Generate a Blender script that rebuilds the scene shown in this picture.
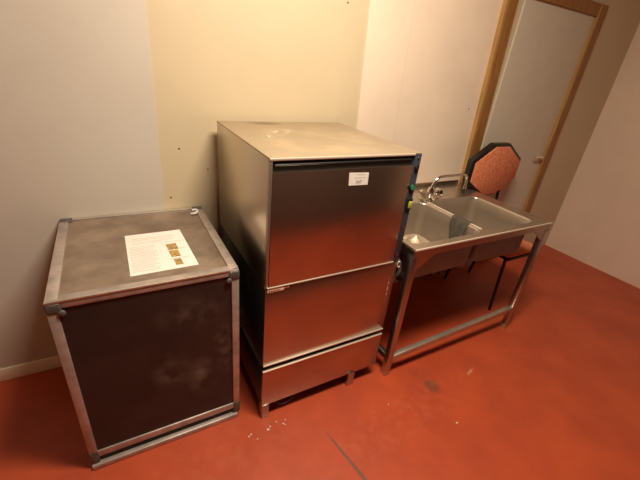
import bpy, bmesh, math, random
from mathutils import Vector, Matrix
for o in list(bpy.data.objects): bpy.data.objects.remove(o)
S = bpy.context.scene; C = S.collection
random.seed(7)

# ---------------------------------------------------------------- camera
cd = bpy.data.cameras.new('camera'); cam = bpy.data.objects.new('camera', cd); C.objects.link(cam)
RW = ((0.87334953, -0.47728992, 0.09723645), (-0.13876307, -0.43514535, -0.88960291), (0.46691049, 0.76344146, -0.4462642))
m = Matrix((
    (RW[0][0], -RW[1][0], -RW[2][0], -0.44473),
    (RW[0][1], -RW[1][1], -RW[2][1], -1.09780),
    (RW[0][2], -RW[1][2], -RW[2][2], 1.58535),
    (0, 0, 0, 1)))
cam.matrix_world = m
cd.sensor_fit = 'HORIZONTAL'; cd.sensor_width = 36; cd.lens = 359.19/640*36; cd.clip_start = .02
S.camera = cam
# ---------------------------------------------------------------- world, light, exposure
w = bpy.data.worlds.new('world'); S.world = w; w.use_nodes = True
w.node_tree.nodes['Background'].inputs[0].default_value = (1, .9, .75, 1)
w.node_tree.nodes['Background'].inputs[1].default_value = .15
S.view_settings.view_transform = 'Standard'; S.view_settings.look = 'None'
S.view_settings.gamma = 1; S.view_settings.use_curve_mapping = False
S.view_settings.exposure = 0.38
def area(name, loc, target, sx, sy, power, col):
    l = bpy.data.lights.new(name, 'AREA'); l.shape = 'RECTANGLE'; l.size = sx; l.size_y = sy; l.energy = power; l.color = col
    o = bpy.data.objects.new(name, l); C.objects.link(o); o.location = loc
    o.rotation_euler = (Vector(target)-Vector(loc)).to_track_quat('-Z', 'Y').to_euler()
    return o
area('ceiling_lamp_light', (0.32, -.50, 2.66), (0.5, 0.15, 0), .75, .32, 48, (1, .85, .67))

# ---------------------------------------------------------------- materials
def mat(name, col, rough=.5, metal=0, var=0, vscale=8, col2=None, rvar=0, bump=0, bscale=60, stretch=None, coat=0, spec=.5, detail=6):
    M = bpy.data.materials.new(name); M.use_nodes = True
    nt = M.node_tree; b = nt.nodes['Principled BSDF']
    b.inputs['Base Color'].default_value = (*col, 1); b.inputs['Roughness'].default_value = rough; b.inputs['Metallic'].default_value = metal
    b.inputs['Coat Weight'].default_value = coat; b.inputs['Specular IOR Level'].default_value = spec
    M['c'] = 0
    if var or rvar or bump:
        tc = nt.nodes.new('ShaderNodeTexCoord'); mp = nt.nodes.new('ShaderNodeMapping'); nt.links.new(tc.outputs['Object'], mp.inputs[0])
        if stretch: mp.inputs['Scale'].default_value = stretch
        n = nt.nodes.new('ShaderNodeTexNoise'); n.inputs['Scale'].default_value = vscale; n.inputs['Detail'].default_value = detail
        n.inputs['Roughness'].default_value = .6
        nt.links.new(mp.outputs[0], n.inputs['Vector'])
        mr = nt.nodes.new('ShaderNodeMapRange'); mr.inputs[1].default_value = .35; mr.inputs[2].default_value = .65
        nt.links.new(n.outputs['Fac'], mr.inputs[0])
        if var:
            mx = nt.nodes.new('ShaderNodeMix'); mx.data_type = 'RGBA'; mx.name = 'basemix'
            c2 = col2 if col2 else tuple(min(1, x*(1-var)) for x in col)
            mx.inputs[6].default_value = (*col, 1); mx.inputs[7].default_value = (*c2, 1)
            nt.links.new(mr.outputs[0], mx.inputs[0]); nt.links.new(mx.outputs[2], b.inputs['Base Color'])
        if rvar:
            r2 = nt.nodes.new('ShaderNodeMapRange'); r2.inputs[3].default_value = rough-rvar; r2.inputs[4].default_value = rough+rvar
            nt.links.new(n.outputs['Fac'], r2.inputs[0]); nt.links.new(r2.outputs[0], b.inputs['Roughness'])
        if bump:
            nb = nt.nodes.new('ShaderNodeTexNoise'); nb.inputs['Scale'].default_value = bscale; nt.links.new(mp.outputs[0], nb.inputs['Vector'])
            bp = nt.nodes.new('ShaderNodeBump'); bp.inputs['Strength'].default_value = bump; bp.inputs['Distance'].default_value = .01
            nt.links.new(nb.outputs['Fac'], bp.inputs['Height']); nt.links.new(bp.outputs[0], b.inputs['Normal'])
    return M
def stain(M, centre, radii, col, strength=1, nscale=40, rot=0, lo=.45, hi=.6, soft=.35, rough=None):
    """a worn patch, toned band or mark with a ragged outline, at a fixed place on the object"""
    nt = M.node_tree; b = nt.nodes['Principled BSDF']; N = nt.nodes.new; L = nt.links.new
    tc = N('ShaderNodeTexCoord'); mp = N('ShaderNodeMapping'); mp.vector_type = 'TEXTURE'
    mp.inputs['Location'].default_value = centre; mp.inputs['Rotation'].default_value = rot if isinstance(rot, tuple) else (0, 0, rot); mp.inputs['Scale'].default_value = radii
    L(tc.outputs['Object'], mp.inputs[0])
    ln = N('ShaderNodeVectorMath'); ln.operation = 'LENGTH'; L(mp.outputs[0], ln.inputs[0])
    ms = N('ShaderNodeMapRange'); ms.inputs[1].default_value = 1; ms.inputs[2].default_value = 1-soft; L(ln.outputs['Value'], ms.inputs[0])
    n = N('ShaderNodeTexNoise'); n.inputs['Scale'].default_value = nscale; n.inputs['Detail'].default_value = 5; L(tc.outputs['Object'], n.inputs['Vector'])
    mr = N('ShaderNodeMapRange'); mr.inputs[1].default_value = lo; mr.inputs[2].default_value = hi; L(n.outputs['Fac'], mr.inputs[0])
    mu = N('ShaderNodeMath'); mu.operation = 'MULTIPLY'; L(ms.outputs[0], mu.inputs[0]); L(mr.outputs[0], mu.inputs[1])
    m2 = N('ShaderNodeMath'); m2.operation = 'MULTIPLY'; L(mu.outputs[0], m2.inputs[0]); m2.inputs[1].default_value = strength
    mx = N('ShaderNodeMix'); mx.data_type = 'RGBA'; L(m2.outputs[0], mx.inputs[0])
    s = b.inputs['Base Color']
    if s.is_linked: L(s.links[0].from_socket, mx.inputs[6])
    else: mx.inputs[6].default_value = s.default_value
    mx.inputs[7].default_value = (*col, 1); L(mx.outputs[2], s)
    if rough is not None:
        mf = N('ShaderNodeMix'); L(m2.outputs[0], mf.inputs[0]); r = b.inputs['Roughness']
        if r.is_linked: L(r.links[0].from_socket, mf.inputs[2])
        else: mf.inputs[2].default_value = r.default_value
        mf.inputs[3].default_value = rough; L(mf.outputs[0], r)
    return M
K = {}
K['yellow'] = mat('yellow_wall_paint', (.64, .535, .36), .55, var=.06, vscale=2.5, bump=.03, bscale=30)
K['pink'] = mat('pinkish_wall_sheet', (.88, .73, .575), .5, var=.07, vscale=3, bump=.03, bscale=30)
K['whitewall'] = mat('pale_grey_wall_sheet', (.62, .56, .48), .55, var=.05, vscale=3)
K['ceiling'] = mat('ceiling_paint', (.72, .66, .55), .7, var=.05)
K['dark_room'] = mat('dark_wall_for_reflection', (.09, .042, .022), .8, var=.3)  # dark tone chosen for its reflection in the steel front
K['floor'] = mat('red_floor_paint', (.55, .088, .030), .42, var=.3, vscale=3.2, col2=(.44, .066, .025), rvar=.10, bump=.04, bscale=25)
f = K['floor']
stain(f, (.947, -.205, 0), (.055, .06, .2), (.17, .065, .035), .85, 30, .2, .2, .5, .6)
stain(f, (.93, -.10, 0), (.07, .06, .2), (.34, .06, .025), .6, 30, 0, .3, .6, .6)
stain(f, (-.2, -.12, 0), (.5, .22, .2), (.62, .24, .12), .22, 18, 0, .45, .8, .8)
stain(f, (.62, -.28, 0), (.75, .18, .2), (.60, .17, .08), .4, 22, .1, .45, .75, .8)  # broad lighter band on the floor in front of the machine
stain(f, (1.25, -.22, 0), (.05, .012, .2), (.70, .35, .22), .8, 60, .3, .3, .6, .6)
stain(f, (.318, -.55, 0), (.010, .405, .2), (.17, .085, .07), .9, 40, .17, .2, .42, .2)
K['wood'] = mat('varnished_brown_wood', (.36, .17, .045), .4, var=.4, vscale=9, col2=(.24, .10, .022), stretch=(6, 6, .5))
K['wood_light'] = mat('pale_edge_of_wood', (.50, .28, .09), .45, var=.3, vscale=9, stretch=(6, 6, .5))
K['door'] = mat('cream_door_paint', (.66, .60, .48), .45, var=.05)
K['steel'] = mat('brushed_steel', (.50, .47, .43), .30, 1, var=.12, vscale=4, rvar=.07)
K['front'] = mat('dull_brushed_steel_front', (.52, .405, .32), .24, .97, var=.16, vscale=3, rvar=.07, stretch=(1, 1, 1.6), detail=3)
fr = K['front']
stain(fr, (.59, 0, .905), (.05, .2, .05), (.62, .40, .18), .5, 30, 0, .45, .7, .7, .4)
stain(fr, (.38, 0, .96), (.06, .2, .012), (.50, .38, .28), .5, 50, (0, .9, 0), .4, .7, .7, .5)
stain(fr, (.30, 0, 1.0), (.30, .2, .2), (.40, .28, .2), .4, 16, (0, .5, 0), .45, .75, .6)
stain(fr, (.40, 0, .68), (.03, .2, .008), (.70, .50, .38), .6, 50, (0, .4, 0), .4, .6, .7, .5)
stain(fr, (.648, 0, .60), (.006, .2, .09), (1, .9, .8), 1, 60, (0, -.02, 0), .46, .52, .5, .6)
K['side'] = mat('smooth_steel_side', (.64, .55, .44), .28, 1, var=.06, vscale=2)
K['trim'] = mat('dull_trim_steel', (.42, .355, .29), .4, .85)
K['top'] = mat('dusty_steel_top', (.47, .38, .26), .5, .55, var=.16, vscale=5, rvar=.1)
K['brightedge'] = mat('lit_steel_edge', (.78, .69, .56), .42, .45)  # pale colour paints in the light caught on steel edges and lips
K['sinksteel'] = mat('sink_steel', (.54, .465, .375), .32, .8, var=.1, vscale=6, rvar=.06)
K['sinkunder'] = mat('dull_grey_sink_underside', (.27, .30, .33), .5, .3, var=.2, vscale=10)
K['lowerside'] = mat('lower_side_painted_reflection', (.055, .050, .048), .35, .5, var=.3, vscale=6)  # near-black colour stands in for the dark case mirrored in the steel
K['base'] = mat('cream_skirting', (.95, .86, .72), .5, var=.05, vscale=10)
K['cloth'] = mat('dark_grey_wet_cloth', (.085, .072, .052), .8, var=.35, vscale=30, bump=.2, bscale=90)
K['decksteel'] = mat('worn_sink_deck_steel', (.58, .50, .41), .27, .88, var=.1, vscale=6, rvar=.05)
K['railsteel'] = mat('dull_rail_steel', (.60, .53, .44), .38, .75, var=.15, vscale=9)
K['chrome'] = mat('chrome', (.85, .83, .80), .08, 1)
K['black'] = mat('black_plastic', (.012, .011, .010), .4)
K['gap'] = mat('dark_recess', (.015, .012, .011), .7)
K['control'] = mat('dark_blue_grey_panel', (.045, .055, .075), .35, var=.3, vscale=20)
K['green'] = mat('green_button_plastic', (.03, .22, .13), .3)
K['lime'] = mat('yellow_green_rocker', (.42, .48, .05), .3)
K['paper'] = mat('white_paper', (.86, .82, .76), .6, var=.05, vscale=12)
K['ink'] = mat('grey_ink', (.16, .15, .17), .7)
K['inkpale'] = mat('pale_grey_ink', (.52, .49, .46), .7)
K['peach'] = mat('peach_nameplate', (1, .70, .56), .4, var=.3, vscale=160, col2=(1, .80, .68))
K['redink'] = mat('brown_red_ink', (.35, .10, .05), .6)
K['alu'] = mat('worn_aluminium', (.58, .50, .45), .5, .55, var=.35, vscale=14, rvar=.1)
K['alubright'] = mat('worn_bright_aluminium', (.82, .76, .68), .35, .9, var=.2, vscale=25)
K['casetop'] = mat('scuffed_brown_laminate', (.15, .105, .075), .55, var=.5, vscale=7, col2=(.27, .20, .145), rvar=.1)
K['caseface'] = mat('dark_brown_panel', (.030, .019, .015), .5, var=.35, vscale=8, rvar=.1)
cf = K['caseface']
stain(cf, (-.245, .07, .32), (.07, .1, .13), (.34, .27, .22), .6, 11, 0, .38, .75, .9)
stain(cf, (-.36, .07, .40), (.10, .1, .12), (.34, .27, .22), .4, 14, 0, .4, .75, .9)
stain(cf, (-.15, .07, .45), (.05, .1, .18), (.30, .23, .19), .3, 35, 0, .42, .7, .8)
stain(cf, (-.27, .07, .67), (.16, .1, .10), (.26, .20, .16), .3, 20, 0, .42, .75, .8)
K['corner'] = mat('dull_grey_corner_metal', (.17, .155, .14), .6, .4, var=.5, vscale=60)
K['cushion'] = mat('red_speckled_fabric', (.62, .13, .055), .8, var=.6, vscale=55, col2=(.72, .30, .15))
K['blackmetal'] = mat('black_lacquered_metal', (.012, .010, .010), .35)
K['hose'] = mat('blue_grey_hose', (.06, .07, .08), .5)
K['greyplastic'] = mat('grey_drain_plastic', (.22, .23, .24), .45)
K['crumb'] = mat('pale_crumb', (.72, .54, .40), .7)
K['picA'] = mat('printed_photo_brown', (.20, .12, .06), .6, var=.8, vscale=60, col2=(.55, .36, .10))
K['white'] = mat('white_plastic', (.85, .84, .80), .4)
K['nail'] = mat('nail_head', (.14, .10, .07), .5, .5)
# dust and scuffs
stain(K['top'], (.22, .42, 1.284), (.10, .05, .1), (.95, .84, .62), .9, 55, .3, .55, .62, .6, .9)
stain(K['top'], (.13, .33, 1.284), (.06, .03, .1), (.95, .84, .62), .9, 60, .2, .55, .62, .6, .9)
stain(K['top'], (.22, .62, 1.284), (.11, .045, .1), (.20, .145, .09), .8, 14, -.1, .3, .45, .6)
stain(K['top'], (.33, .32, 1.284), (.33, .32, .1), (.60, .48, .31), .5, 9, 0, .4, .7, .4, .7)

# ---------------------------------------------------------------- mesh helpers
class MB:
    def __init__(s): s.bm = bmesh.new(); s.mats = []
    def mi(s, mt):
        if mt is None: return 0
        if mt not in s.mats: s.mats.append(mt)
        return s.mats.index(mt)
    def _fin(s, before, mt):
        i = s.mi(mt)
        for fc in s.bm.faces:
            if fc not in before: fc.material_index = i
    def box(s, a, b, mt=None, bev=0, seg=2):
        a, b = Vector(a), Vector(b); old = set(s.bm.faces)
        r = bmesh.ops.create_cube(s.bm, size=1)
        vs = r['verts']; sz = b-a; ce = (a+b)/2
        for v in vs: v.co = Vector((v.co.x*sz.x, v.co.y*sz.y, v.co.z*sz.z))+ce
        if bev:
            es = list({e for v in vs for e in v.link_edges})
            bmesh.ops.bevel(s.bm, geom=es, offset=bev, segments=seg, affect='EDGES', profile=.5)
        s._fin(old, mt); return s
    def prism(s, pts, axis, lo, hi, mt=None, bev=0):
        """polygon pts in the plane across axis (0,1,2), extruded lo..hi"""
        old = set(s.bm.faces)
        def P(p, h):
            if axis == 0: return (h, p[0], p[1])
            if axis == 1: return (p[0], h, p[1])
            return (p[0], p[1], h)
        A = [s.bm.verts.new(P(p, lo)) for p in pts]; B = [s.bm.verts.new(P(p, hi)) for p in pts]
        n = len(pts); fs = [s.bm.faces.new(A), s.bm.faces.new(B[::-1])]
        for i in range(n): fs.append(s.bm.faces.new((A[i], B[i], B[(i+1) % n], A[(i+1) % n])))
        bmesh.ops.recalc_face_normals(s.bm, faces=fs)
        if bev:
            es = list({e for v in A+B for e in v.link_edges})
            bmesh.ops.bevel(s.bm, geom=es, offset=bev, segments=2, affect='EDGES', profile=.5)
        s._fin(old, mt); return s
    def tube(s, pts, r, mt=None, n=12, caps=True):
        old = set(s.bm.faces); pts = [Vector(p) for p in pts]; rings = []
        rs = r if isinstance(r, (list, tuple)) else [r]*len(pts)
        up = None
        for i, p in enumerate(pts):
            t = (pts[min(i+1, len(pts)-1)]-pts[max(i-1, 0)]).normalized()
            if up is None:
                up = Vector((0, 0, 1)) if abs(t.z) < .9 else Vector((1, 0, 0))
            x = (up-t*up.dot(t)).normalized(); y = t.cross(x); up = x
            rings.append([s.bm.verts.new(p+rs[i]*(math.cos(2*math.pi*k/n)*x+math.sin(2*math.pi*k/n)*y)) for k in range(n)])
        for a, b in zip(rings, rings[1:]):
            for k in range(n): s.bm.faces.new((a[k], a[(k+1) % n], b[(k+1) % n], b[k]))
        if caps: s.bm.faces.new(rings[0][::-1]); s.bm.faces.new(rings[-1])
        s._fin(old, mt); return s
    def cyl(s, p, q, r, mt=None, n=20): return s.tube([p, q], r, mt, n)
    def ball(s, c, r, mt=None, sc=(1, 1, 1)):
        old = set(s.bm.faces); q = bmesh.ops.create_uvsphere(s.bm, u_segments=14, v_segments=10, radius=r)
        for v in q['verts']: v.co = Vector((v.co.x*sc[0], v.co.y*sc[1], v.co.z*sc[2]))+Vector(c)
        s._fin(old, mt); return s
    def build(s, name, mt=None, parent=None, smooth=True, loc=None):
        me = bpy.data.meshes.new(name)
        bmesh.ops.recalc_face_normals(s.bm, faces=s.bm.faces[:])
        s.bm.to_mesh(me); s.bm.free()
        for x in (s.mats if s.mats else [mt]): me.materials.append(x)
        if smooth:
            for p in me.polygons: p.use_smooth = True
            me.set_sharp_from_angle(angle=math.radians(32))
        o = bpy.data.objects.new(name, me); C.objects.link(o)
        if parent is not None:
            o.parent = parent; o.matrix_parent_inverse = wm(parent).inverted()
        return o
def wm(o):
    q = Matrix.Translation(o.location) @ o.rotation_euler.to_matrix().to_4x4()
    return q if o.parent is None else wm(o.parent) @ o.matrix_parent_inverse @ q
def box(name, a, b, mt, parent=None, bev=0.0, seg=2): return MB().box(a, b, None, bev, seg).build(name, mt, parent)
def thing(name, loc, label, cat, group=None):
    o = bpy.data.objects.new(name, None); C.objects.link(o); o.location = loc; o.empty_display_size = .1
    return tag(o, label, cat, group)
def tag(o, label, cat, group=None):
    o['label'] = label; o['category'] = cat
    if group: o['group'] = group
    return o
def struct(o): o['kind'] = 'structure'; return o
def smooth_path(pts, n=6):
    pts = [Vector(p) for p in pts]; P = [pts[0]]+pts+[pts[-1]]; out = []
    for i in range(1, len(P)-2):
        for k in range(n):
            t = k/n; a, b, c, d = P[i-1:i+3]
            out.append(.5*((2*b)+(-a+c)*t+(2*a-5*b+4*c-d)*t*t+(-a+3*b-3*c+d)*t**3))
    return out+[pts[-1]]
def text(name, s, size, loc, mt, parent, rot=(math.pi/2, 0, 0)):
    cu = bpy.data.curves.new(name, 'FONT'); cu.body = s; cu.size = size; cu.align_x = 'CENTER'; cu.align_y = 'CENTER'; cu.extrude = .0002
    t = bpy.data.objects.new(name, cu); C.objects.link(t); dg = bpy.context.evaluated_depsgraph_get(); dg.update()
    me = bpy.data.meshes.new_from_object(t.evaluated_get(dg)); bpy.data.objects.remove(t)
    me.transform(Matrix.Translation(loc) @ (Matrix.Rotation(rot[2], 4, 'Z') @ Matrix.Rotation(rot[0], 4, 'X')))
    me.materials.clear(); me.materials.append(mt)
    o = bpy.data.objects.new(name, me); C.objects.link(o); o.parent = parent; o.matrix_parent_inverse = wm(parent).inverted()
    return o

# ================================================================ the room
WY = .735; LX, RX, FY, CZ = -2.2, 3.6, -2.0, 2.75
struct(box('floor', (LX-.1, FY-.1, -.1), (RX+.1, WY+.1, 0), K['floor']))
struct(box('ceiling', (LX-.1, FY-.1, CZ), (RX+.1, WY+.1, CZ+.1), K['ceiling']))
b = MB()
b.box((LX-.1, WY, 0), (RX+.1, WY+.1, CZ), K['yellow'])
struct(b.build('wall_back', None, smooth=False))
# facing sheets: tall pinkish sheet behind machine and sink, its far joint, and the pale sheet at the left
b = MB(); b.prism([(.893, .002), (1.188, .002), (1.083, CZ-.001), (.783, CZ-.001)], 1, WY-.005, WY)
b.build('wall_sheet', K['pink']); struct(bpy.data.objects['wall_sheet']).name = 'trim_1'
b = MB(); b.prism([(1.1895, .002), (1.90, .002), (1.90, CZ-.001), (1.0845, CZ-.001)], 1, WY-.0045, WY)
struct(b.build('trim_2', K['pink']))
b = MB(); b.prism([(LX, .002), (-.258, .002), (-.259, .9), (-.245, CZ-.001), (LX, CZ-.001)], 1, WY-.003, WY)
struct(b.build('trim_3', K['whitewall']))
struct(box('baseboard_back', (LX, WY-.012, 0), (1.93, WY, .075), K['base'], None, .003))
struct(box('wall_left', (LX-.1, FY, 0), (LX, WY, CZ), K['yellow']))
struct(box('wall_right', (RX, FY, 0), (RX+.1, WY, CZ), K['pink']))
struct(box('unseen_wall_front', (LX, FY-.1, 0), (RX, FY, CZ), K['dark_room']))  # unseen wall, added dark and close for its reflection in the door
# wooden door casing and door beyond the sink
def post(name, x0, x1, z1, s):
    b = MB()
    b.prism([(x0+s, 0), (x0+s+.022, 0), (x0+.022, z1), (x0, z1)], 1, WY-.036, WY-.006, K['wood_light'])
    b.prism([(x0+s+.022, 0), (x1+s, 0), (x1, z1), (x0+.022, z1)], 1, WY-.030, WY-.006, K['wood'])
    return struct(b.build(name))
post('trim_4', 1.815, 1.93, 2.16, .115)
post('trim_5', 2.88, 2.99, 2.16, 0)
struct(box('trim_6', (1.93, WY-.03, 2.08), (2.88, WY-.006, 2.16), K['wood']))
d = struct(MB().box((2.03, WY-.014, .01), (2.88, WY-.001, 2.08), None).build('door_1', K['door']))
MB().cyl((2.80, WY-.014, 1.02), (2.80, WY-.06, 1.02), .011).cyl((2.81, WY-.055, 1.02), (2.70, WY-.055, 1.02), .009).build('door_handle', K['chrome'], d)
wb = bpy.data.objects['wall_back']
for x, z in ((.687, 1.855), (-.226, .897), (-.169, 1.14), (-.038, 1.032), (1.771, 1.38)):
    y = WY-(.005 if x > .8 else 0)
    MB().cyl((x, y+.002, z), (x, y-.002, z), .004, n=10).build('screw_head', K['nail'], wb)

# ================================================================ the glasswasher
W, D, H = .677, .676, 1.282
M = thing('dishwasher', (W/2, D/2, 0), 'tall stainless steel commercial dishwasher on short legs with white sticker on its door', 'dishwasher')
b = MB()   # upper and lower carcass
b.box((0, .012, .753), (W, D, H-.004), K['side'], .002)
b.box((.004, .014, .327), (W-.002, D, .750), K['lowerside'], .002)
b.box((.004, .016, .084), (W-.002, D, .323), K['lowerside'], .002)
b.box((.006, .02, .32), (W-.006, D-.01, .765), K['gap'])
b.build('body', None, M)
tp = MB(); tp.box((-.001, 0, H-.006), (W+.001, D+.001, H), K['top'], .0015); tp.build('top_panel', None, M)
box('top_lip', (0, -.003, H-.011), (.642, .012, H-.001), K['brightedge'], M, .003)
b = MB(); b.box((.012, .008, 1.230), (.642, .02, H-.011), K['gap']); b.tube([(.02, .003, 1.256), (.63, .003, 1.256)], .004, K['black'], 10)
b.build('handle_recess', None, M)
box('side_trim', (0, -.002, .762), (.011, .014, H-.012), K['trim'], M, .001)
dr = box('door', (.012, -.004, .768), (.640, .014, 1.232), K['front'], M, .002)
box('door_edge', (.006, -.006, .760), (.645, .006, .7665), K['brightedge'], M, .002)
fp = box('front_panel', (.002, 0, .350), (W, .016, .757), K['front'], M, .002)
box('panel_edge', (.003, -.006, .341), (W-.003, .010, .349), K['brightedge'], M, .002)
box('side_seam', (.001, .03, .3225), (.006, D-.01, .3275), K['steel'], M)
dw = box('kick_panel', (.002, -.002, .086), (W, .018, .308), K['front'], M, .002)
box('panel_edge', (.001, -.008, .308), (W-.003, .008, .315), K['brightedge'], M, .002)
# control strip
cp = box('control_panel', (.643, -.002, .762), (W, .014, H-.006), K['control'], M, .001)
MB().cyl((.660, -.001, 1.221), (.660, -.009, 1.221), .011).build('knob', K['black'], cp)
MB().cyl((.660, -.008, 1.2205), (.660, -.0105, 1.2205), .005).build('knob_cap', K['steel'], cp)
b = MB(); b.cyl((.657, -.001, 1.136), (.657, -.008, 1.136), .0155, K['black']); b.cyl((.657, -.006, 1.136), (.657, -.012, 1.136), .012, K['green']); b.build('button', None, cp)['label'] = 'green round push button'
b = MB(); b.box((.646, -.010, 1.034), (.675, 0, 1.084), K['black'], .002); b.box((.653, -.014, 1.039), (.672, -.006, 1.071), K['lime'], .003); b.build('switch', None, cp)['label'] = 'yellow-green rocker switch in black housing'
for z in (1.262, .945, .80): MB().cyl((.66, -.001, z), (.66, -.005, z), .004, n=12).build('screw', K['chrome'], cp)
# sticker on the door
b = MB(); b.prism([(.325, 1.1655), (.415, 1.1635), (.413, 1.2125), (.321, 1.2165)], 1, -.0052, -.0042)
st = b.build('sticker', K['paper'], M); st['label'] = 'white auction sticker with printed number'
text('sticker_number', '347', .019, (.370, -.0054, 1.1765), K['ink'], st)
b = MB()
for i, (x0, x1) in enumerate(((.349, .358), (.360, .367), (.369, .381), (.383, .390), (.392, .395))): b.box((x0, -.0056, 1.1935), (x1, -.0050, 1.1965))
for x0, x1 in ((.357, .369), (.371, .385), (.387, .393)): b.box((x0, -.0056, 1.2075), (x1, -.0050, 1.2095))
b.build('sticker_line', K['inkpale'], st)
# nameplate at the top left of the front panel
npl = box('nameplate', (.008, -.0035, .740), (.080, .001, .756), K['peach'], M, .001); npl['label'] = 'small peach nameplate with worn lettering'
b = MB(); x = .015
for wd in (.006, .005, .007, .004, .006, .005): b.box((x, -.0042, .7455), (x+wd, -.0032, .7505)); x += wd+.003
b.build('lettering', K['redink'], npl)
b = MB(); b.box((.078, -.004, .748), (.102, .001, .7595), K['brightedge'], .001); b.box((.083, -.005, .755), (.098, -.002, .759), K['black']); b.build('catch', None, M)
# legs
def leg(x, y, wd):
    b = MB(); b.box((x, y, .0), (x+wd, y+.003, .088), None, .0005); b.box((x, y, .0), (x+.003, y+wd, .088), None, .0005)
    b.box((x, y, 0), (x+wd, y+wd, .003))
    return b.build('leg', K['steel'], M)
leg(.003, -.004, .036); leg(.494, -.006, .042); leg(.003, D-.06, .034); leg(.62, D-.06, .034)
# cable loop under the machine and hose end at the right
MB().tube(smooth_path([(.05, .05, .085), (.085, .02, .045), (.13, .012, .03), (.18, .02, .045), (.215, .05, .085)], 8), .0022, n=8).build('cable', K['greyplastic'], M)
b = MB(); b.tube(smooth_path([(.685, .03, .756), (.695, .012, .748), (.700, .004, .715), (.699, .004, .68), (.690, .03, .64)], 6), .010, K['hose'], 14)
b.tube([(.684+.009*math.cos(a), -.004, .742+.016*math.sin(a)) for a in [i*math.pi/10 for i in range(3, 19)]], .0025, K['brightedge'], 8)
b.build('drain_hose', None, M)

# ================================================================ the flight case at the left
cx0, cx1, cy0, cy1, cz = -.70, -.084, .065, .727, .836
F = thing('flight_case', ((cx0+cx1)/2, (cy0+cy1)/2, 0), 'dark brown road case with worn aluminium edges and a white paper on its lid', 'case')
t = .03
box('front_board', (cx0+.012, cy0+.006, .088), (cx1-.012, cy0+.014, cz-.03), K['caseface'], F)
b = MB()
b.box((cx0+.012, cy1-.014, .05), (cx1-.012, cy1-.006, cz-.03)); b.box((cx0+.005, cy0+.012, .05), (cx0+.013, cy1-.012, cz-.03)); b.box((cx1-.013, cy0+.012, .05), (cx1-.005, cy1-.012, cz-.03))
b.box((cx0+.01, cy0+.012, .02), (cx1-.01, cy1-.012, .05))
b.build('side_board', K['caseface'], F)
lid = box('lid_board', (cx0+.03, cy0+.03, cz-.022), (cx1-.03, cy1-.02, cz-.006), K['casetop'], F)
def angle(name, a, bb, mt=K['alu'], bev=.003): return box(name, a, bb, mt, F, bev)
# lid frame
angle('edge_profile', (cx0, cy0, cz-.030), (cx1, cy0+.010, cz-.004))
angle('edge_profile', (cx0, cy0+.002, cz-.006), (cx1-.02, cy0+.034, cz), K['alu'], .002)
angle('edge_profile', (cx0, cy0-.003, cz-.006), (cx1-.036, cy0+.006, cz+.001), K['alubright'], .002)
angle('edge_profile', (cx1-.036, cy0+.01, cz-.030), (cx1, cy1, cz+.001))
angle('edge_profile', (cx0, cy0+.01, cz-.030), (cx0+.036, cy1, cz+.001))
angle('edge_profile', (cx0+.03, cy1-.022, cz-.030), (cx1-.036, cy1, cz+.001), K['alubright'])
# uprights
for x in (cx0, cx1-.030):
    angle('corner_post', (x, cy0-.001, .05), (x+.030, cy0+.028, cz-.03)); angle('corner_post', (x, cy1-.03, .03), (x+.030, cy1, cz-.03))
# bottom: rail, dark slot, base strip
angle('edge_profile', (cx0+.02, cy0, .058), (cx1-.028, cy0+.014, .092))
box('slot', (cx0+.01, cy0+.008, .026), (cx1-.008, cy0+.016, .06), K['gap'], F)
angle('base_strip', (cx0, cy0-.012, 0), (cx1-.012, cy0+.02, .026), K['alu'], .004)
angle('base_strip', (cx1-.026, cy0+.022, 0), (cx1-.004, cy1, .05)); angle('base_strip', (cx0+.004, cy0+.022, 0), (cx0+.026, cy1, .05))
angle('base_strip', (cx0+.03, cy1-.02, 0), (cx1-.03, cy1, .05))
# corner caps
def cap(x, y, z, sx, zz):
    b = MB(); b.box((x-.022, y-.005, z-.020), (x+.022, y+.036, z+.020), None, .008, 3)
    b.ball((x-sx*.020, y-.003, z-zz*.020), .012, sc=(1, .5, 1)); return b.build('corner_cap', K['corner'], F)
cap(cx1-.020, cy0, cz-.026, 1, 1); cap(cx0+.020, cy0, cz-.026, -1, 1)
box('corner_cap', (cx1-.032, cy0-.003, .028), (cx1+.002, cy0+.03, .095), K['corner'], F, .006)
box('corner_cap', (cx0-.002, cy0-.003, .028), (cx0+.032, cy0+.03, .095), K['corner'], F, .006)
for x in (cx1-.048, cx0): box('corner_cap', (x, cy1-.040, cz-.026), (x+.049, cy1+.001, cz+.003), K['corner'], F, .004)
# paper lying on the lid
zp = cz-.0058
P = thing('paper_sheet', (-.34, .32, zp), 'printed white paper sheet with three small pictures lying on road case lid', 'paper')
ps = MB(); ps.prism([(-.455, .148), (-.2165, .154), (-.232, .487), (-.455, .487)], 2, zp, zp+.0008); ps.build('sheet', K['paper'], P)
zq = zp+.0009
def pic(x0, y0, x1, y1): MB().prism([(x0, y0), (x1, y0), (x1-.004, y1), (x0-.004, y1)], 2, zq, zq+.0004).build('picture', K['picA'], P)
pic(-.306, .304, -.266, .358); pic(-.302, .243, -.267, .298); pic(-.295, .176, -.268, .225)
b = MB()
for y in (.44, .425, .405, .39): b.box((-.43, y, zq), (-.27 if y != .39 else -.32, y+.003, zq+.0003))
for y in (.232, .312, .380): b.box((-.31, y-.003, zq), (-.235, y, zq+.0003))
for i in range(16): b.box((-.445, .17+i*.013, zq), (-.345-.03*random.random(), .173+i*.013, zq+.0003))
b.build('print_lines', K['inkpale'], P)
# white bit at the back corner
b = MB(); b.tube(smooth_path([(-.150, .640, cz+.000), (-.132, .632, cz+.006), (-.117, .650, cz+.006), (-.121, .672, cz+.007), (-.138, .676, cz+.004)], 5), .0065, n=8)
tag(b.build('plastic_clip', K['white']), 'small curled white plastic clip on back right corner of road case', 'clip')

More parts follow.
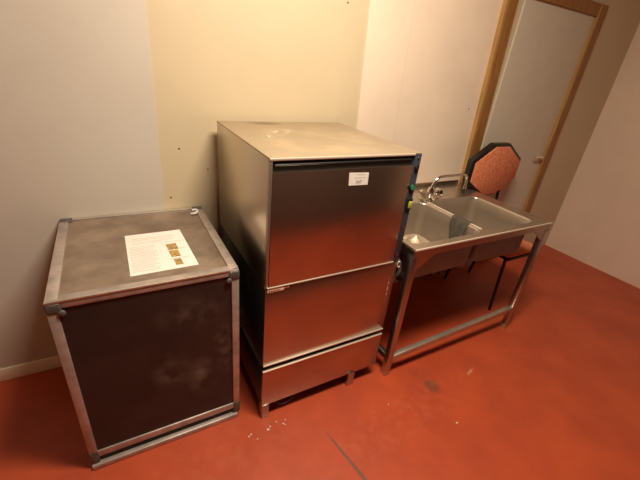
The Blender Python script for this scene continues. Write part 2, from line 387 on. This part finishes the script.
# ================================================================ the sink
sx0, sx1, sy0, sy1, sz = .732, 1.860, -.043, .730, .831
N = thing('sink', ((sx0+sx1)/2, .35, 0), 'stainless steel double bowl sink on a square tube frame by the wall', 'sink')
def rrect(x0, y0, x1, y1, r, n=6):
    out = []
    for cx, cy, a0 in ((x1-r, y1-r, 0), (x0+r, y1-r, 90), (x0+r, y0+r, 180), (x1-r, y0+r, 270)):
        for k in range(n+1):
            a = math.radians(a0+90*k/n); out.append((cx+r*math.cos(a), cy+r*math.sin(a)))
    return out
bowls = [(.762, .002, 1.276, .475), (1.300, .002, 1.765, .475)]
b = MB(); bm = b.bm; edges = []
def loop(pts, z):
    vs = [bm.verts.new((x, y, z)) for x, y in pts]
    return vs, [bm.edges.new((vs[i], vs[(i+1) % len(vs)])) for i in range(len(vs))]
ov, oe = loop(rrect(sx0, sy0, sx1, sy1, .004, 2), sz); edges += oe
rings = []
for q in bowls:
    v, e = loop(rrect(*q, .05), sz); edges += e; rings.append(v)
bmesh.ops.triangle_fill(bm, edges=edges, use_beauty=True)
n = len(ov); ov2 = [bm.verts.new((v.co.x, v.co.y, sz-.012)) for v in ov]
for i in range(n): bm.faces.new((ov[i], ov[(i+1) % n], ov2[(i+1) % n], ov2[i]))
b.build('deck', K['decksteel'], N)
for (x0, y0, x1, y1) in bowls:
    b = MB(); bm = b.bm; prev = None
    prof = [(0, 0), (.006, -.004), (.010, -.012), (.014, -.10), (.018, -.19), (.024, -.217), (.045, -.226)]
    for ins, dz in prof:
        vs = [bm.verts.new((x, y, sz+dz)) for x, y in rrect(x0+ins, y0+ins, x1-ins, y1-ins, max(.05-ins*.3, .02))]
        if prev:
            for i in range(len(vs)): bm.faces.new((prev[i], prev[(i+1) % len(vs)], vs[(i+1) % len(vs)], vs[i]))
        prev = vs
    c = bm.verts.new(((x0+x1)/2, (y0+y1)/2, sz-.232))
    for i in range(len(prev)): bm.faces.new((prev[i], prev[(i+1) % len(prev)], c))
    o = b.build('bowl', K['sinksteel'], N)
    if o.data.polygons[-1].normal.z < 0: o.data.flip_normals()
    o.data.materials.append(K['sinkunder'])
    mo = o.modifiers.new('thickness', 'SOLIDIFY'); mo.thickness = .002; mo.offset = -1; mo.material_offset = 1
    cxm, cym = (x0+x1)/2, (y0+y1)/2
    b = MB(); b.cyl((cxm, cym, sz-.233), (cxm, cym, sz-.227), .038, K['chrome']); b.cyl((cxm, cym, sz-.228), (cxm, cym, sz-.2255), .02, K['gap']); b.build('drain', None, N)
    b = MB(); b.cyl((cxm, cym, sz-.29), (cxm, cym, sz-.246), .036); b.cyl((cxm, cym, sz-.38), (cxm, cym, sz-.29), .050)
    b.tube(smooth_path([(cxm, cym, sz-.36), (cxm, cym+.02, sz-.42), (cxm, cym+.10, sz-.42), (cxm, cym+.2, sz-.40), (cxm, WY-.004, sz-.40)], 6), .018)
    b.build('drain_trap', K['greyplastic'], N)
box('divider_cap', (1.279, .03, sz-.001), (1.297, .455, sz+.003), K['brightedge'], N, .0015)
box('upstand', (sx0, sy1-.014, sz-.001), (sx1, sy1, sz+.030), K['front'], N, .003)
# aprons
box('apron', (sx0+.002, sy0+.001, sz-.045), (sx1-.002, sy0+.004, sz-.010), K['steel'], N)
box('apron', (sx0+.001, sy0+.002, sz-.060), (sx0+.004, sy1-.002, sz-.010), K['steel'], N)
box('apron', (sx1-.004, sy0+.002, sz-.060), (sx1-.001, sy1-.002, sz-.010), K['steel'], N)
box('front_lip', (sx0, sy0-.004, sz-.009), (sx1, sy0+.004, sz+.002), K['brightedge'], N, .003)
T = .036
legs = [(sx0+.002, sy0+.005), (sx1-T-.002, sy0+.005), (sx0+.002, sy1-T-.004), (sx1-T-.002, sy1-T-.004)]
for x, y in legs:
    b = MB(); b.box((x, y, .03), (x+T, y+T, sz-.012), K['steel'], .002); b.box((x+.001, y+.001, 0), (x+T-.001, y+T-.001, .03), K['railsteel'], .003)
    b.build('leg', None, N)
for sgn, lx in ((1, sx0+.002+T), (-1, sx1-.002-T)):
    MB().prism([(lx, sz-.045), (lx+sgn*.13, sz-.045), (lx+sgn*.10, sz-.058), (lx, sz-.125)], 1, sy0+.006, sy0+.009).build('gusset', K['steel'], N)
rz = .105
MB().prism([(sx0+T, rz+.002), (sx1-T, rz+.045), (sx1-T, rz+.079), (sx0+T, rz+.036)], 1, sy0+.007, sy0+.037, None, .003).build('stretcher', K['railsteel'], N)
box('stretcher', (sx0+.005, sy0+T, rz), (sx0+.005+.028, sy1-T, rz+.034), K['steel'], N, .002)
# tap
tx, ty = 1.356, .512
TP = thing('tap', (tx, ty, sz), 'chrome mixer tap with long swivel spout standing on the sink', 'tap')
b = MB(); b.cyl((tx, ty, sz), (tx, ty, sz+.012), .026); b.tube([(tx, ty, sz+.012), (tx, ty, sz+.03), (tx, ty, sz+.05), (tx, ty, sz+.075)], [.022, .028, .028, .018])
b.cyl((tx-.055, ty, sz+.035), (tx+.055, ty, sz+.035), .014); b.build('tap_body', K['chrome'], TP)
MB().tube(smooth_path([(tx, ty, sz+.05), (tx+.006, ty, sz+.09), (tx+.035, ty, sz+.136), (tx+.07, ty, sz+.146), (tx+.18, ty, sz+.147), (tx+.272, ty, sz+.148), (tx+.308, ty, sz+.136), (tx+.322, ty, sz+.11), (tx+.326, ty, sz+.062)], 6), .0095, n=14).build('spout', K['chrome'], TP)
MB().cyl((tx+.326, ty, sz+.068), (tx+.326, ty, sz+.043), .0115).build('spout_nozzle', K['chrome'], TP)
for s in (-1, 1):
    b = MB(); xx = tx+s*.048
    b.tube([(xx, ty, sz+.035), (xx+s*.012, ty, sz+.035), (xx+s*.016, ty, sz+.035), (xx+s*.036, ty-.004, sz+.036), (xx+s*.040, ty-.004, sz+.036)], [.020, .025, .034, .032, .018], n=8)
    b.build('tap_handle', K['chrome'], TP)
MB().tube([(tx-.02, ty-.015, sz+.03), (tx-.028, ty-.075, sz+.012)], .0065).build('lever', K['chrome'], TP)

# cloth hung over the divider
b = MB(); bm = b.bm
prof = [(1.226, -.18), (1.240, -.11), (1.252, -.03), (1.266, .001), (1.277, .0058), (1.288, .0065), (1.299, .0058), (1.306, -.002), (1.310, -.03), (1.312, -.05)]
rows = []
for j in range(13):
    y = .105+.12*j/12
    rows.append([bm.verts.new((x-(.004*math.sin(j*1.3+dz*30) if dz < -.005 and x < 1.29 else 0), y+.07*(j/12)*(dz/.2)*(1 if x < 1.285 else 0), sz+dz)) for x, dz in prof])
for a, c in zip(rows, rows[1:]):
    for k in range(len(prof)-1): bm.faces.new((a[k], a[k+1], c[k+1], c[k]))
o = b.build('cloth', K['cloth']); mo = o.modifiers.new('thickness', 'SOLIDIFY'); mo.thickness = .002; mo.offset = 0
tag(o, 'dark grey cloth hung over the divider between the two sink bowls', 'cloth')

# ================================================================ chair at the far end of the sink
cxm, cyb = 2.038, .598
A = thing('chair', (cxm, .45, 0), 'black framed chair with an eight-sided red speckled back beside the sink end', 'chair')
def octo(cx, cz_, w_, h_, c): return [(cx-w_, cz_-h_+c), (cx-w_, cz_+h_-c), (cx-w_+c*1.6, cz_+h_), (cx+w_-c*1.6, cz_+h_), (cx+w_, cz_+h_-c), (cx+w_, cz_-h_+c), (cx+w_-c*1.6, cz_-h_), (cx-w_+c*1.6, cz_-h_)]
MB().prism(octo(cxm, .9765, .280, .197, .12), 1, cyb-.035, cyb+.012, None, .006).build('back_shell', K['blackmetal'], A)
MB().prism(octo(cxm+.002, .970, .254, .182, .112), 1, cyb-.048, cyb-.034, None, .008).build('back_cushion', K['cushion'], A)
MB().box((cxm-.145, .15, .435), (cxm+.21, .56, .455), None, .006).build('seat_board', K['blackmetal'], A)
MB().box((cxm-.145, .15, .455), (cxm+.21, .56, .50), None, .02, 3).build('seat_cushion', K['cushion'], A)
for s in (-.66, .95):
    MB().tube(smooth_path([(cxm+s*.19, 0.622, 0), (cxm+s*.19, 0.587, .25), (cxm+s*.19, 0.572, .47), (cxm+s*.19, 0.597, .75), (cxm+s*.19, 0.600, .86)], 5), .011).build('leg', K['blackmetal'], A)
    MB().tube([(cxm+s*.19, .16, 0), (cxm+s*.19, .18, .435)], .011).build('leg', K['blackmetal'], A)

# ================================================================ crumbs on the floor
for i, (x, y, r) in enumerate([(-.082, -.068, .004), (-.070, -.062, .004), (.011, -.072, .0055), (.025, -.061, .0045), (.061, -.049, .004), (.088, -.073, .004), (.094, -.080, .003), (.105, -.057, .003), (-.05, -.095, .003)]):
    b = MB(); b.ball((x, y, r*.6), r, sc=(1+.5*random.random(), 1, .65))
    for v in b.bm.verts: v.co.x += random.uniform(-.2, .2)*r; v.co.y += random.uniform(-.2, .2)*r
    tag(b.build('crumb', K['crumb']), 'tiny pale crumb on the red floor in front of the dishwasher\'s left leg', 'crumb', 'crumbs by the dishwasher leg')
b = MB(); b.ball((.894, -.437, .003), .006, sc=(1.4, .8, .5)); tag(b.build('crumb', K['crumb']), 'lone pale crumb on bare red floor far right, in front of the sink', 'crumb')
b = MB(); b.ball((.637, -.2, .002), .004, sc=(1.2, .8, .5)); tag(b.build('crumb', K['crumb']), 'lone pale crumb on red floor between dark stain and floor groove', 'crumb')
